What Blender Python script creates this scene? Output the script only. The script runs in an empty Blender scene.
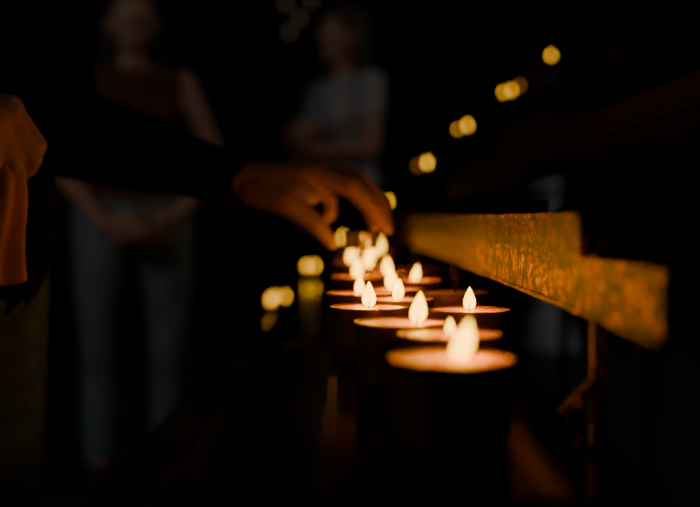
import bpy, bmesh, math, random
from mathutils import Vector, Matrix
random.seed(4)
CZ=0.88
F=972.0
def W(px,py,Y):
    return Vector(((px-345)*Y/F, Y, CZ+(218-py)*Y/F))
C=bpy.context.scene.collection

# ---------------- materials ----------------
def mat(name,col,rough=0.6,metal=0.0,noise=0.0,nscale=8,bump=0.0,col2=None,spec=0.5,lo=.35,hi=.65,bdist=.002,patch=None):
    m=bpy.data.materials.new(name); m.use_nodes=True
    nt=m.node_tree; b=nt.nodes["Principled BSDF"]
    b.inputs["Roughness"].default_value=rough; b.inputs["Metallic"].default_value=metal
    b.inputs["Specular IOR Level"].default_value=spec
    tc=nt.nodes.new("ShaderNodeTexCoord")
    n=nt.nodes.new("ShaderNodeTexNoise"); n.inputs["Scale"].default_value=nscale; n.inputs["Detail"].default_value=8
    n.inputs["Roughness"].default_value=.6
    nt.links.new(tc.outputs["Object"],n.inputs["Vector"])
    r=nt.nodes.new("ShaderNodeValToRGB")
    c2=col2 or tuple(c*(1-noise) for c in col)
    r.color_ramp.elements[0].position=lo; r.color_ramp.elements[1].position=hi
    r.color_ramp.elements[0].color=(*c2,1); r.color_ramp.elements[1].color=(*col,1)
    nt.links.new(n.outputs["Fac"],r.inputs["Fac"])
    out=r.outputs["Color"]
    if patch:
        n2=nt.nodes.new("ShaderNodeTexNoise"); n2.inputs["Scale"].default_value=patch; n2.inputs["Detail"].default_value=5
        nt.links.new(tc.outputs["Object"],n2.inputs["Vector"])
        r2=nt.nodes.new("ShaderNodeValToRGB")
        r2.color_ramp.elements[0].position=.42; r2.color_ramp.elements[1].position=.60
        r2.color_ramp.elements[0].color=(.04,.035,.03,1); r2.color_ramp.elements[1].color=(1,1,1,1)
        nt.links.new(n2.outputs["Fac"],r2.inputs["Fac"])
        mx=nt.nodes.new("ShaderNodeMix"); mx.data_type='RGBA'; mx.blend_type='MULTIPLY'; mx.inputs[0].default_value=1
        nt.links.new(out,mx.inputs[6]); nt.links.new(r2.outputs["Color"],mx.inputs[7]); out=mx.outputs[2]
        mr=nt.nodes.new("ShaderNodeMapRange"); mr.inputs[3].default_value=rough+.3; mr.inputs[4].default_value=rough-.1
        nt.links.new(n.outputs["Fac"],mr.inputs[0]); nt.links.new(mr.outputs[0],b.inputs["Roughness"])
    nt.links.new(out,b.inputs["Base Color"])
    if bump>0:
        bp=nt.nodes.new("ShaderNodeBump"); bp.inputs["Strength"].default_value=bump; bp.inputs["Distance"].default_value=bdist
        nt.links.new(n.outputs["Fac"],bp.inputs["Height"]); nt.links.new(bp.outputs["Normal"],b.inputs["Normal"])
    return m
def emis(name,col,s,transp=0.0):
    m=bpy.data.materials.new(name); m.use_nodes=True; nt=m.node_tree
    for n in list(nt.nodes): nt.nodes.remove(n)
    o=nt.nodes.new("ShaderNodeOutputMaterial"); e=nt.nodes.new("ShaderNodeEmission")
    e.inputs["Color"].default_value=(*col,1); e.inputs["Strength"].default_value=s
    if transp>0:
        t=nt.nodes.new("ShaderNodeBsdfTransparent"); a=nt.nodes.new("ShaderNodeAddShader")
        t.inputs[0].default_value=(transp,)*3+(1,)
        nt.links.new(e.outputs[0],a.inputs[0]); nt.links.new(t.outputs[0],a.inputs[1]); nt.links.new(a.outputs[0],o.inputs[0])
    else: nt.links.new(e.outputs[0],o.inputs[0])
    return m
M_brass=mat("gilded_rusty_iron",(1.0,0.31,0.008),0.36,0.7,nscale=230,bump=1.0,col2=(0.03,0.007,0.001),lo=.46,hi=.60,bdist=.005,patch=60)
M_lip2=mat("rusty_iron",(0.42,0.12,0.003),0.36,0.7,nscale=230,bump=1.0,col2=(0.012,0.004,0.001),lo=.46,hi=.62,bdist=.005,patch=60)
M_iron=mat("dark_iron",(0.003,0.002,0.0015),0.13,0.0,noise=.5,nscale=30,bump=.04,spec=.22)
M_irond=mat("rough_dark_iron_shaded_rail",(0.055,0.022,0.010),0.5,0.2,noise=.6,nscale=60,bump=.3,spec=.25)
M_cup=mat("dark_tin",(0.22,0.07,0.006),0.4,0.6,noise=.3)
M_alu=mat("aluminium",(0.75,0.72,0.7),0.3,0.9,noise=.1)
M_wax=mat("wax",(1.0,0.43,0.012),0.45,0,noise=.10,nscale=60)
M_waxw=mat("white_wax",(0.8,0.75,0.68),0.5,0,noise=.1)
M_wick=mat("wick",(0.02,0.015,0.01),0.9)
M_flame=emis("flame",(1.0,0.47,0.012),4.6,.8)
M_flameF=emis("flame_far",(1.0,0.45,0.008),5.0,.8)
M_flamed=emis("flame_guttering",(1.0,0.30,0.004),.8,.8)
M_floor=mat("stone_floor",(0.05,0.043,0.038),0.55,0,noise=.5,nscale=3,bump=.3)
M_wall=mat("stone_wall",(0.03,0.025,0.022),0.9,0,noise=.4,nscale=2,bump=.3)
M_stone=mat("pale_stone",(0.6,0.6,0.6),0.8,0,noise=.15,nscale=5)
M_skin=mat("skin",(0.50,0.25,0.15),0.5,0,noise=.12,nscale=20,bump=.05)
M_nail=mat("nail",(0.6,0.38,0.28),0.3)
M_navy=mat("navy_wool",(0.010,0.012,0.020),0.95,0,noise=.4,nscale=60,bump=.4,spec=.1)
M_jean=mat("denim",(0.12,0.19,0.30),0.9,0,noise=.35,nscale=40,bump=.2,spec=.1)
M_jeanl=mat("pale_denim",(0.24,0.28,0.30),0.9,0,noise=.4,nscale=12,bump=.2,spec=.1)
M_brown=mat("brown_cotton",(0.13,0.05,0.025),0.9,0,noise=.3,nscale=20,spec=.1)
M_salmon=mat("salmon_scarf",(0.72,0.33,0.24),0.9,0,noise=.3,nscale=25,bump=.4,spec=.1)
M_grey=mat("pale_grey_cotton",(0.46,0.44,0.44),0.9,0,noise=.2,nscale=12,spec=.1)
M_black=mat("black_cloth",(0.012,0.011,0.012),0.9,0,noise=.3,spec=.1)
M_hair=mat("brown_hair",(0.05,0.025,0.014),0.6,0,noise=.5,nscale=60,bump=.5)
M_shoe=mat("shoe_leather",(0.03,0.02,0.018),0.5)
M_eye=mat("eye_white",(0.7,0.68,0.65),0.3)
M_iris=mat("iris",(0.03,0.02,0.015),0.3)
M_lip=mat("lip",(0.45,0.16,0.13),0.5)

# ---------------- helpers ----------------
def empty(name,loc=(0,0,0)):
    e=bpy.data.objects.new(name,None); e.location=loc; e.empty_display_size=.1; C.objects.link(e); return e
def fin(bm,name,mats,parent=None,smooth=False):
    bmesh.ops.recalc_face_normals(bm,faces=bm.faces)
    me=bpy.data.meshes.new(name); bm.to_mesh(me); bm.free()
    for m in mats: me.materials.append(m)
    if smooth:
        for p in me.polygons: p.use_smooth=True
    o=bpy.data.objects.new(name,me); C.objects.link(o)
    if parent: o.parent=parent
    return o
def box(bm,a,b,mi=0):
    x0,y0,z0=a; x1,y1,z1=b
    v=[bm.verts.new(p) for p in [(x0,y0,z0),(x1,y0,z0),(x1,y1,z0),(x0,y1,z0),(x0,y0,z1),(x1,y0,z1),(x1,y1,z1),(x0,y1,z1)]]
    for f in [(0,3,2,1),(4,5,6,7),(0,1,5,4),(1,2,6,5),(2,3,7,6),(3,0,4,7)]:
        bm.faces.new([v[i] for i in f]).material_index=mi
def bar(bm,p0,p1,w,mi=0):
    p0=Vector(p0);p1=Vector(p1);d=(p1-p0).normalized()
    ref=Vector((0,1,0)) if abs(d.y)<.9 else Vector((1,0,0))
    u=d.cross(ref).normalized(); v=d.cross(u)
    vs=[]
    for p in (p0,p1):
        for a,b in ((1,1),(-1,1),(-1,-1),(1,-1)):
            vs.append(bm.verts.new(p+u*a*w/2+v*b*w/2))
    for f in [(0,1,2,3),(4,7,6,5),(0,4,5,1),(1,5,6,2),(2,6,7,3),(3,7,4,0)]:
        bm.faces.new([vs[i] for i in f]).material_index=mi
def lathe(bm,prof,seg=32,mi=0,off=(0,0,0),lean=(0,0)):
    rings=[]
    for r,z in prof:
        ox=off[0]+lean[0]*z; oy=off[1]+lean[1]*z
        if r<1e-6: rings.append([bm.verts.new((ox,oy,off[2]+z))])
        else: rings.append([bm.verts.new((ox+r*math.cos(2*math.pi*i/seg),oy+r*math.sin(2*math.pi*i/seg),off[2]+z)) for i in range(seg)])
    for A,B in zip(rings,rings[1:]):
        for i in range(seg):
            j=(i+1)%seg
            a=[A[0]] if len(A)==1 else [A[i],A[j]]
            b=[B[0]] if len(B)==1 else [B[j],B[i]]
            if len(a)+len(b)>2:
                f=bm.faces.new(a+b); f.material_index=mi; f.smooth=True

# ---------------- candles ----------------
def add_candle(bm,x,y,z,r,h,lit=True,fs=1.0,lean=(0,0),fm=3,off=0.0):
    o=(x,y,z)
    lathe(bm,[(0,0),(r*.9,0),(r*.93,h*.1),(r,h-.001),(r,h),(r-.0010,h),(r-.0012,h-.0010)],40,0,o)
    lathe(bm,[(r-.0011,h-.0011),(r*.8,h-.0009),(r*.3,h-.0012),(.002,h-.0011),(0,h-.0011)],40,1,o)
    lathe(bm,[(.0009,h-.002),(.0009,h+.003),(0,h+.0035)],6,2,(x+off,y,z))
    if lit:
        f=fs
        pr=[(0,.0),(.0034,.0006),(.0054,.003),(.0062,.0065),(.0056,.0105),(.0039,.015),(.0018,.0195),(0,.0225)]
        lathe(bm,[(a*f,b*f) for a,b in pr],12,fm,(x+off,y,z+h-.0005),lean)
H=0.0394
SH0=CZ-.105
near=[(.0500,.456,1,.84,(.25,0),.004),(.060,.552,1,.42,(0,0),0),(.036,.615,1,.88,(.1,0),.010),(.090,.700,1,.74,(0,0),0),
(.018,.722,1,.85,(0,0),0),(.043,.79,1,.75,(.1,0),0),(.013,.852,1,.7,(0,0),0),(.044,.90,1,.95,(-.1,0),0),(.098,.86,0,.8,(0,0),0),
(.074,1.03,1,.75,(.2,0),0),(.014,1.09,1,.95,(0,0),0),(.050,1.15,1,.9,(0,0),0),(.030,1.30,1,1.05,(.1,0),0),(.010,1.45,1,1.05,(0,0),0),
(.045,1.62,1,1.0,(0,0),0),(.066,1.88,1,1.35,(0,0),0),(.026,2.0,1,.9,(0,0),0),(.10,1.28,0,1,(0,0),0)]
for x,y,lit,fs,lean,off in near:
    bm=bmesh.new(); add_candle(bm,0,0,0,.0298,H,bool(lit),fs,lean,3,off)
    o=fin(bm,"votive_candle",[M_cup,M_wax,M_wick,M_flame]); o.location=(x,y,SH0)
    if lit:
        l=bpy.data.lights.new("candle_light",'POINT'); l.energy=.084*min(1.1,fs/.8); l.color=(1,.345,.010); l.shadow_soft_size=0
        lo=bpy.data.objects.new("candle_light",l); C.objects.link(lo); lo.parent=o; lo.location=(off+lean[0]*.012,0,H+.015)

# ---------------- stands ----------------
def stand(name,x0,run,rise,y0,y1,k0,k1,zt=SH0,detail=True):
    e=empty(name,(x0,y0,0))
    inv=Matrix.Translation((-x0,-y0,0))
    bs=bmesh.new(); bf=bmesh.new(); bl=bmesh.new()
    for k in range(k0,k1+1):
        xa=x0+k*run; xb=xa+run; z=zt+k*rise
        g=0 if (k==1 and detail) else 2; g1=1 if (k==1 and detail) else 2  # all other rails take the dark iron: their shade is put into the colour
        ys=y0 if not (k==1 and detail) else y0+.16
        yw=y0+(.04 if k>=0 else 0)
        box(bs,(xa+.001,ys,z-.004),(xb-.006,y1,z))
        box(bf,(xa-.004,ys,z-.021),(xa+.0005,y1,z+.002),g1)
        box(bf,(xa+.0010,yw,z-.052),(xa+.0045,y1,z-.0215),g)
        bar(bf,(xa-.0045,ys,z+.0015),(xa-.0045,y1,z+.0015),.003,g)
        bar(bf,(xa+.0005,yw,z-.052),(xa+.0005,y1,z-.052),.003,g)
        if k>k0:
            n=max(2,int((y1-y0)/.7)+1)
            for i in range(n):
                yy=y0+.14+i*((y1-y0-.2)/(n-1))
                bar(bf,(xa+.001,yy,z-.052),(xa+.001,yy,z-rise*.82),.006,g)
                bar(bf,(xa+.001,yy,z-rise*.80),(xa-.018,yy,z-rise+.002),.006,g)
    zf=zt+k0*rise; zb=zt+k1*rise; xf=x0+k0*run; xb=x0+(k1+1)*run
    for yy in (y0+.165,y1-.03):
        for k in range(k0,k1+1):
            xa=x0+k*run; z=zt+k*rise
            bar(bl,(xa+.008,yy,z-.012),(xa+run,yy,z-.012),.012)
            bar(bl,(xa+run+.008,yy,z-.018),(xa+run+.008,yy,z+(rise-.01 if k<k1 else -.006)),.008)
        bar(bl,(xf+.02,yy,0),(xf+.02,yy,zf-.018),.025)
        bar(bl,(xb-.02,yy,0),(xb-.02,yy,zb-.018),.025)
        bar(bl,(xf+.02,yy,.12),(xb-.02,yy,.12),.018)
    bar(bl,(xb-.02,y0+.165,.12),(xb-.02,y1-.03,.12),.018)
    for b in (bs,bf,bl): bmesh.ops.transform(b,matrix=inv,verts=b.verts)
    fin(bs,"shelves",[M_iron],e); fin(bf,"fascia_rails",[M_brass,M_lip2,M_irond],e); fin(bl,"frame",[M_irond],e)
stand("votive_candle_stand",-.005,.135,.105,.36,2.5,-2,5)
xB=-.035; runB=.118; riseB=.11
stand("votive_candle_stand",xB,runB,riseB,2.72,3.60,-3,5,detail=False)
far=[(550,56,5,.85,3),(519,72,4,.8,4),(511,90,4,.75,3),(503,92,4,.75,3),(467,125,3,.85,3),(457,128,3,.55,3),(427,159,2,.95,3),(412,165,2,.8,4),
(388,196,1,.85,3),(378,197,1,.85,3),(343,226,0,1.05,3),(315,259,-1,1.05,3),(305,266,-1,1.1,3),(285,286,-2,1.,3),(275,291,-2,.9,3),(267,300,-2,1.15,3)]
bm=bmesh.new(); occ=[]
for px,py,k,s,fm in far:
    zt=SH0+k*riseB; h=.034
    Y=max(2.78,min(3.5,(zt+h+.010-CZ)*F/(218-py) if abs(218-py)>14 else 3.1))
    for ox,oy in occ:
        if math.hypot((px-345)*Y/F-ox,Y-oy)<.031: Y=min(3.56,Y+.031)
    x=(px-345)*Y/F; x=max(x,xB+k*runB+.017)
    occ.append((x,Y))
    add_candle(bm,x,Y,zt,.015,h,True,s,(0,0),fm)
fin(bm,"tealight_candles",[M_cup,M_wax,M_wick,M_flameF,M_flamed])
bm=bmesh.new()
for k,y in ((1,1.0),(1,1.3),(1,1.9),(2,1.5),(2,2.1),(3,2.2),(-1,1.5),(-2,2.0)):
    add_candle(bm,-.005+k*.135+.06,y,SH0+k*.105,.02,.018,False)
fin(bm,"unlit_tealights",[M_cup,M_brown,M_wick])

# ---------------- blob bodies ----------------
def blob(name,chains,ells,m,voxel,parent,smooth=4,T=None):
    bm=bmesh.new()
    T=T or Matrix.Identity(4)
    def sph(c,r,sub=2,sc=(1,1,1),rot=None):
        Mx=Matrix.Translation(c)
        if rot: Mx=Mx@rot
        Mx=T@Mx@Matrix.Diagonal((*sc,1))
        bmesh.ops.create_icosphere(bm,subdivisions=sub,radius=r,matrix=Mx)
    for ch in chains:
        for (p,r),(q,s) in zip(ch,ch[1:]):
            p=Vector(p);q=Vector(q); L=(q-p).length; n=max(1,int(L/(min(r,s)*.45)))
            for i in range(n+1):
                t=i/n; sph(p.lerp(q,t),r+(s-r)*t)
    for e in ells:
        sph(Vector(e[0]),1,3,e[1],e[2] if len(e)>2 else None)
    o=fin(bm,name,[m],parent,True)
    md=o.modifiers.new("r","REMESH"); md.mode='VOXEL'; md.voxel_size=voxel; md.use_smooth_shade=True
    s=o.modifiers.new("s","SMOOTH"); s.factor=.5; s.iterations=smooth
    return o
def hand_chains(wr,d,n,thumb,curl=.5,s=1.0):
    wr=Vector(wr);d=Vector(d).normalized();t=Vector(thumb); t=(t-d*t.dot(d)).normalized()
    n=Vector(n); n=(n-d*n.dot(d)-t*n.dot(t)).normalized()
    ch=[]; lens=[(.040,.025,.020),(.044,.028,.021),(.041,.026,.020),(.032,.020,.018)]
    for i,L in enumerate(lens):
        lat=(.030-.020*i)*s
        mcp=wr+d*(.088-.004*abs(i-1))*s+t*lat
        ch.append([(wr+t*lat*.5,.017*s),(mcp,.0125*s)])
        a=0;p=mcp;c=[(p,.0105*s)]
        for j,l in enumerate(L):
            a+=curl*(1+.15*i)
            p=p+(d*math.cos(a)+n*math.sin(a))*l*s; c.append((p,(.0092,.0082,.007)[j]*s))
        ch.append(c)
    b=wr+d*.02*s+t*.022*s
    q=b+(d*.6+t*.6+n*.35).normalized()*.042*s
    r=q+(d*.85+t*.25+n*.45).normalized()*.032*s
    u=r+(d*.9+n*.5).normalized()*.026*s
    ch.append([(b,.016*s),(q,.0125*s),(r,.0102*s),(u,.008*s)])
    return ch
def person(name,loc,yaw,sc,mt,ml,arms,sleeve,hairlen,mhair=M_hair,legsep=.09,shoes=M_shoe):
    root=empty(name,loc)
    T=Matrix.Rotation(yaw,4,'Z')@Matrix.Scale(sc,4)
    ch=[];hch=[];tr=[];tp=[]
    for sd in (-1,1):
        x=legsep*sd
        leg=[((x*.95,0,.87),.088),((x,.01,.68),.074),((x,.015,.47),.052),((x,-.012,.34),.052),((x,-.02,.10),.034)]
        ch.append(leg); ch.append([((x,-.02,.08),.034),((x*1.1,.09,.035),.030),((x*1.15,.15,.028),.022)])
        tr.append([(p,r+.012+(.012 if i==4 else 0)) for i,(p,r) in enumerate(leg)])
        sh=(sd*.165,0,1.325)
        e,w,d,n,t=arms[sd]
        arm=[(sh,.046),(Vector(sh).lerp(Vector(e),.5),.041),(e,.035),(Vector(e).lerp(Vector(w),.35),.036),(w,.024)]
        ch.append(arm); ch.append([((0,0,1.34),.05),(sh,.046)])
        hch+=hand_chains(w,d,n,t,.45,1.0)
        if sleeve=='short': tp.append([(sh,.056),(Vector(sh).lerp(Vector(e),.45),.052)])
        elif sleeve=='long': tp.append([(sh,.062),(e,.052),(Vector(e).lerp(Vector(w),.9),.037)])
        tp.append([((0,0,1.325),.06),((sd*.13,0,1.325),.055)])
    el=[((0,0,.93),(.16,.11,.12)),((0,0,1.07),(.125,.09,.13)),((0,0,1.22),(.15,.10,.15)),
        ((-.07,.07,1.21),(.055,.045,.055)),((.07,.07,1.21),(.055,.045,.055)),
        ((0,.01,1.53),(.074,.092,.105)),((0,.035,1.465),(.052,.062,.052)),((.077,0,1.515),(.012,.02,.03)),((-.077,0,1.515),(.012,.02,.03)),
        ((0,.092,1.467),(.022,.011,.009)),((0,.088,1.435),(.02,.015,.015)),((0,.085,1.555),(.05,.012,.010))]
    ch.append([((0,0,1.33),.055),((0,.01,1.46),.048)])
    ch.append([((0,.095,1.54),.009),((0,.112,1.505),.013)])
    blob("body",ch+hch,el,M_skin,.0075,root,3,T)
    tpe=[(c,tuple(a+.014 for a in s)) for c,s in el[:5]]
    blob("top",tp,tpe,mt,.010,root,4,T)
    blob("trousers",tr,[((0,0,.92),(.178,.125,.12))],ml,.010,root,4,T)
    for sd in (-1,1):
        x=legsep*sd
        blob("shoe",[[((x,-.04,.045),.042),((x*1.1,.08,.04),.040),((x*1.15,.15,.034),.033)]],[],shoes,.008,root,3,T)
    hc=[]
    for a in range(-5,6):
        an=math.pi*1.5+a*.27
        px=math.cos(an)*.078; py=math.sin(an)*.085
        if hairlen>0.02: hc.append([((px*.9,py+.005,1.57),.026),((px*1.05,py+.0,1.45),.026),((px*1.25,py+.01,1.53-hairlen),.02)])
    blob("hair",hc,[((0,-.012,1.555),(.086,.098,.103)),((0,.045,1.61),(.06,.05,.03))],mhair,.008,root,3,T)
    for sd in (-1,1):
        for nm,m,r,y in (("eye",M_eye,.012,.088),("iris",M_iris,.006,.0965)):
            bm=bmesh.new(); bmesh.ops.create_icosphere(bm,subdivisions=2,radius=r,matrix=T@Matrix.Translation((sd*.032,y,1.53)))
            fin(bm,nm,[m],root,True)
    blob("lips",[],[((0,.101,1.468),(.022,.006,.007))],M_lip,.004,root,1,T)
    return root

person("woman_in_brown_top",(-.70,3.22,0),math.pi+.25,1.0,M_brown,M_jeanl,
  {-1:((-.28,.0,1.06),(-.12,.18,.88),(.6,.4,-.5),(0,-1,-.2),(0,.2,1)),
    1:((.25,-.02,1.06),(.10,.20,.86),(-.8,.2,-.3),(0,-1,0),(0,.1,1))},'none',.26,legsep=.11)
person("bystander_in_pale_top",(.0,3.98,0),math.pi-.95,1.06,M_grey,M_black,
  {-1:((-.25,.06,1.08),(-.02,.20,1.08),(1,.05,.15),(0,-1,0),(0,0,1)),
    1:((.25,.06,1.07),(.04,.235,1.13),(-1,0,.1),(0,-1,0),(0,0,1))},'short',.24)

# ---------------- the person reaching ----------------
rx,ry=-.408,.95; s=.95
root=empty("person_lighting_candle",(rx,ry,0))
def Lw(p): return Vector(p)-Vector((rx,ry,0))
def lp(f,l,z): return Vector((f*s,l*s,z*s))
body=[];tr=[];jk=[]
for sd in (-1,1):
    leg=[(lp(0,.09*sd,.87),.084),(lp(.005,.092*sd,.68),.070),(lp(.01,.09*sd,.47),.05),(lp(-.015,.09*sd,.34),.05),(lp(-.02,.09*sd,.10),.033)]
    body.append(leg); tr.append([(p,r+.010) for p,r in leg])
    body.append([(lp(-.02,.09*sd,.08),.032),(lp(.09,.1*sd,.035),.028),(lp(.14,.105*sd,.028),.02)])
shL=lp(.05,.175,1.325); elL=Lw(W(52,128,1.12)); wrL=Lw(W(240,181,1.12))
shR=lp(.02,-.175,1.32); elR=Lw((-.50,.80,.985)); wrR=Lw(W(-96,108,.80))
for sh,e,w in ((shL,elL,wrL),(shR,elR,wrR)):
    body.append([(sh,.045),(e,.034),(e.lerp(w,.3),.035),(w,.0235)])
    body.append([(lp(.02,0,1.34),.05),(sh,.045)])
jk.append([(shL,.066),(shL.lerp(elL,.5),.060),(elL,.058),(elL.lerp(wrL,.4),.049),(elL.lerp(wrL,.97),.030)])
jk.append([(shR,.064),(elR,.052),(elR.lerp(wrR,.85),.036)])
jk.append([(shR,.06),(lp(.02,0,1.335),.07),(shL,.062)])
el=[(lp(0,0,.93),(.105,.15,.12)),(lp(0,0,1.07),(.085,.12,.13)),(lp(.01,0,1.22),(.10,.145,.15)),(lp(.065,.07,1.21),(.04,.05,.05)),(lp(.065,-.07,1.21),(.04,.05,.05)),
 (lp(.03,0,1.52),(.088,.070,.10)),(lp(.055,0,1.455),(.06,.05,.05)),(lp(.02,.073,1.51),(.02,.012,.03)),(lp(.02,-.073,1.51),(.02,.012,.03)),(lp(.11,0,1.457),(.011,.022,.009))]
body.append([(lp(.01,0,1.33),.052),(lp(.015,0,1.46),.046)])
body.append([(lp(.112,0,1.53),.009),(lp(.13,0,1.495),.012)])
blob("body",body,el,M_skin,.0075,root,3)
blob("jacket",jk,[(c,tuple(a+.018 for a in q)) for c,q in el[:5]],M_navy,.008,root,3)
blob("jeans",tr,[(lp(0,0,.90),(.112,.16,.11))],M_jean,.009,root,3)
for sd in (-1,1):
    blob("shoe",[[(lp(-.04,.09*sd,.045),.040),(lp(.08,.1*sd,.042),.038),(lp(.14,.105*sd,.036),.031)]],[],M_shoe,.008,root,3)
    for nm,m,r,f in (("eye",M_eye,.011,.103),("iris",M_iris,.0055,.112)):
        bm=bmesh.new(); bmesh.ops.create_icosphere(bm,subdivisions=2,radius=r,matrix=Matrix.Translation(lp(f,.03*sd,1.525)))
        fin(bm,nm,[m],root,True)
blob("hair",[[(lp(.0,-.08,1.56),.03),(lp(.04,-.10,1.36),.03),(lp(.10,-.115,1.22),.022),(lp(.125,-.115,1.13),.012)],
             [(lp(-.03,-.08,1.56),.03),(lp(-.0,-.11,1.36),.03),(lp(.08,-.13,1.25),.02)],
             [(lp(-.07,-.04,1.56),.04),(lp(-.10,-.05,1.3),.035)],[(lp(-.07,.04,1.56),.04),(lp(-.10,.05,1.3),.035)],
             [(lp(.0,.08,1.56),.03),(lp(.02,.10,1.38),.03)]],
     [(lp(0.005,0,1.55),(.095,.082,.098))],M_hair,.008,root,3)
def P(px,py,Y): return Lw(W(px,py,Y))
mI,mM,mR,mP=P(316,176,1.085),P(321,171,1.11),P(317,177,1.135),P(308,185,1.157)
wI,wM,wR,wP=P(244,184,1.105),P(244,180,1.115),P(244,180,1.125),P(244,184,1.135)
hc=[[(wrL+(wrL-elL).normalized()*-.03,.0235),(wrL,.023),(wM,.021)],
 [(wI,.018),(mI,.0135)],[(wM,.019),(mM,.0135)],[(wR,.018),(mR,.012)],[(wP,.016),(mP,.011)],
 [(P(280,190,1.10),.018),(P(290,190,1.12),.016),(P(285,192,1.14),.013)],
 [(P(268,190,1.09),.018),(P(298,192,1.075),.0135),(P(312,196,1.078),.010)],
 [(mI,.0125),(P(352,187,1.068),.0112),(P(374,209,1.075),.0098),(P(386,228,1.09),.0078)],
 [(mM,.0122),(P(359,180,1.10),.0110),(P(382,204,1.112),.0094),(P(387,225,1.122),.0076)],
 [(mR,.011),(P(352,190,1.140),.0098),(P(370,210,1.150),.0087),(P(374,226,1.145),.007)],
 [(mP,.010),(P(330,199,1.172),.0084),(P(331,214,1.180),.0074),(P(321,223,1.175),.0062)],
 [(P(254,192,1.095),.018),(P(288,203,1.062),.0148),(P(313,222,1.062),.0115),(P(331,242,1.082),.0080)]]
blob("left_hand",hc,[],M_skin,.0028,root,3)
for a,b,r in ((P(374,209,1.075),P(386,228,1.09),.0078),(P(313,222,1.062),P(331,242,1.082),.0080)):
    d=(b-a).normalized(); cam=(Vector((0,-1,.35))-d*d.dot(Vector((0,-1,.35)))).normalized(); side=d.cross(cam)
    c=b+cam*(r-.0012)-d*.001
    R=Matrix((side,d,cam)).transposed().to_4x4()
    bm=bmesh.new(); bmesh.ops.create_icosphere(bm,subdivisions=2,radius=1,matrix=Matrix.Translation(c)@R@Matrix.Diagonal((.0052,.0065,.0016,1)))
    fin(bm,"fingernail",[M_nail],root,True)
blob("right_hand",[[(elR.lerp(wrR,.8),.026),(wrR,.023)]]+hand_chains(wrR,(1,.05,-.10),(0,.35,-1),(.1,1,.4),.95,.95),[],M_skin,.003,root,2)
bm=bmesh.new()
nu,nv=60,30; top=W(2,138,.80)
g=[]
for j in range(nv+1):
    t=j/nv; row=[]
    for i in range(nu+1):
        u=i/nu; a=u*2*math.pi
        r=.019+.010*t+(.002+.005*t)*math.sin(6*a+t*2)
        row.append(bm.verts.new((top.x-.016+math.cos(a)*r*1.05+.005*math.sin(t*5),top.y+.014+math.sin(a)*r*.7,top.z+.006-t*.122+.006*math.sin(3*a)*t)))
    g.append(row)
for j in range(nv):
    for i in range(nu):
        bm.faces.new((g[j][i],g[j][i+1],g[j+1][i+1],g[j+1][i]))
bmesh.ops.remove_doubles(bm,verts=bm.verts,dist=1e-5)
o=fin(bm,"scarf",[M_salmon],None,True)
o.modifiers.new("t","SOLIDIFY").thickness=.003
bm=bmesh.new(); add_candle(bm,0,0,0,.020,.018,False)
o=fin(bm,"held_tealight",[M_alu,M_waxw,M_wick]); o.location=W(362,249,1.10)

# ---------------- church shell ----------------
def slab(name,a,b,m):
    bm=bmesh.new(); box(bm,a,b); return fin(bm,name,[m])
slab("floor",(-5,-4,-.1),(5,10,0),M_floor)
slab("ceiling",(-5,-4,6),(5,10,6.1),M_wall)
slab("wall_back",(-5,10,0),(5,10.2,6),M_wall)
slab("wall_front",(-5,-4.2,0),(5,-4,6),M_wall)
slab("wall_left",(-5.2,-4,0),(-5,10,6),M_wall)
slab("wall_right",(5,-4,0),(5.2,10,6),M_wall)
bm=bmesh.new()
lathe(bm,[(0,0),(.2,0),(.2,.12),(.16,.16),(.17,.2),(.12,.26),(.095,.3),(.085,1.0),(.1,1.02),(.12,1.06),(.14,1.08),(.14,1.12),(0,1.12)],32)
o=fin(bm,"stone_column",[M_stone]); o.location=(1.27,6.1,0)
e=empty("wall_sconce",(-.52,9.9,0))
bm=bmesh.new(); be=bmesh.new()
for px,py in ((290,36),(287,8),(312,4),(300,22)):
    p=W(px,py,9.8)-Vector((-.52,9.9,0))
    lathe(bm,[(0,-.06),(.03,-.055),(.012,-.03),(.03,-.02)],12,0,p)
    lathe(be,[(0,-.02),(.02,-.01),(.028,.02),(.012,.06),(0,.07)],12,0,p)
    bar(bm,p+Vector((0,0,-.05)),p+Vector((0,.1,-.05)),.012)
fin(bm,"arms",[M_iron],e); fin(be,"bulbs",[emis("dim_bulb",(1,.7,.4),.11)],e)

# ---------------- light ----------------
w=bpy.data.worlds.new("W"); bpy.context.scene.world=w; w.use_nodes=True
w.node_tree.nodes["Background"].inputs[0].default_value=(.01,.012,.015,1)
w.node_tree.nodes["Background"].inputs[1].default_value=.1
def area(name,loc,tgt,size,power,col):
    l=bpy.data.lights.new(name,'AREA'); l.size=size; l.energy=power; l.color=col
    o=bpy.data.objects.new(name,l); o.location=loc; C.objects.link(o)
    o.rotation_euler=(Vector(tgt)-Vector(loc)).to_track_quat('-Z','Y').to_euler()
area("figure_fill",(-2.3,0.2,2.5),(-.7,3.0,.8),1.0,8.5,(.90,.95,1.0))  # added cool fill to lift the figures on the left; no window modelled
area("bystander_fill",(1.5,1.8,4.5),(0.0,3.5,1.0),1.0,5,(1,.85,.7))  # added warm overhead fill for the people at the back, no fixture there
area("column_fill",(3.0,4.2,3.2),(1.27,6.1,.8),.6,6,(.95,.97,1))  # added fill aimed at the stone column to make it show

cam=bpy.data.cameras.new("cam"); co=bpy.data.objects.new("camera",cam); C.objects.link(co)
cam.lens=50; cam.sensor_width=36; cam.clip_start=.02
co.location=(0,0,CZ)
co.rotation_euler=(math.radians(90-2.09),0,math.radians(-.30))
cam.dof.use_dof=True; cam.dof.focus_distance=.72; cam.dof.aperture_fstop=3.1
bpy.context.scene.camera=co
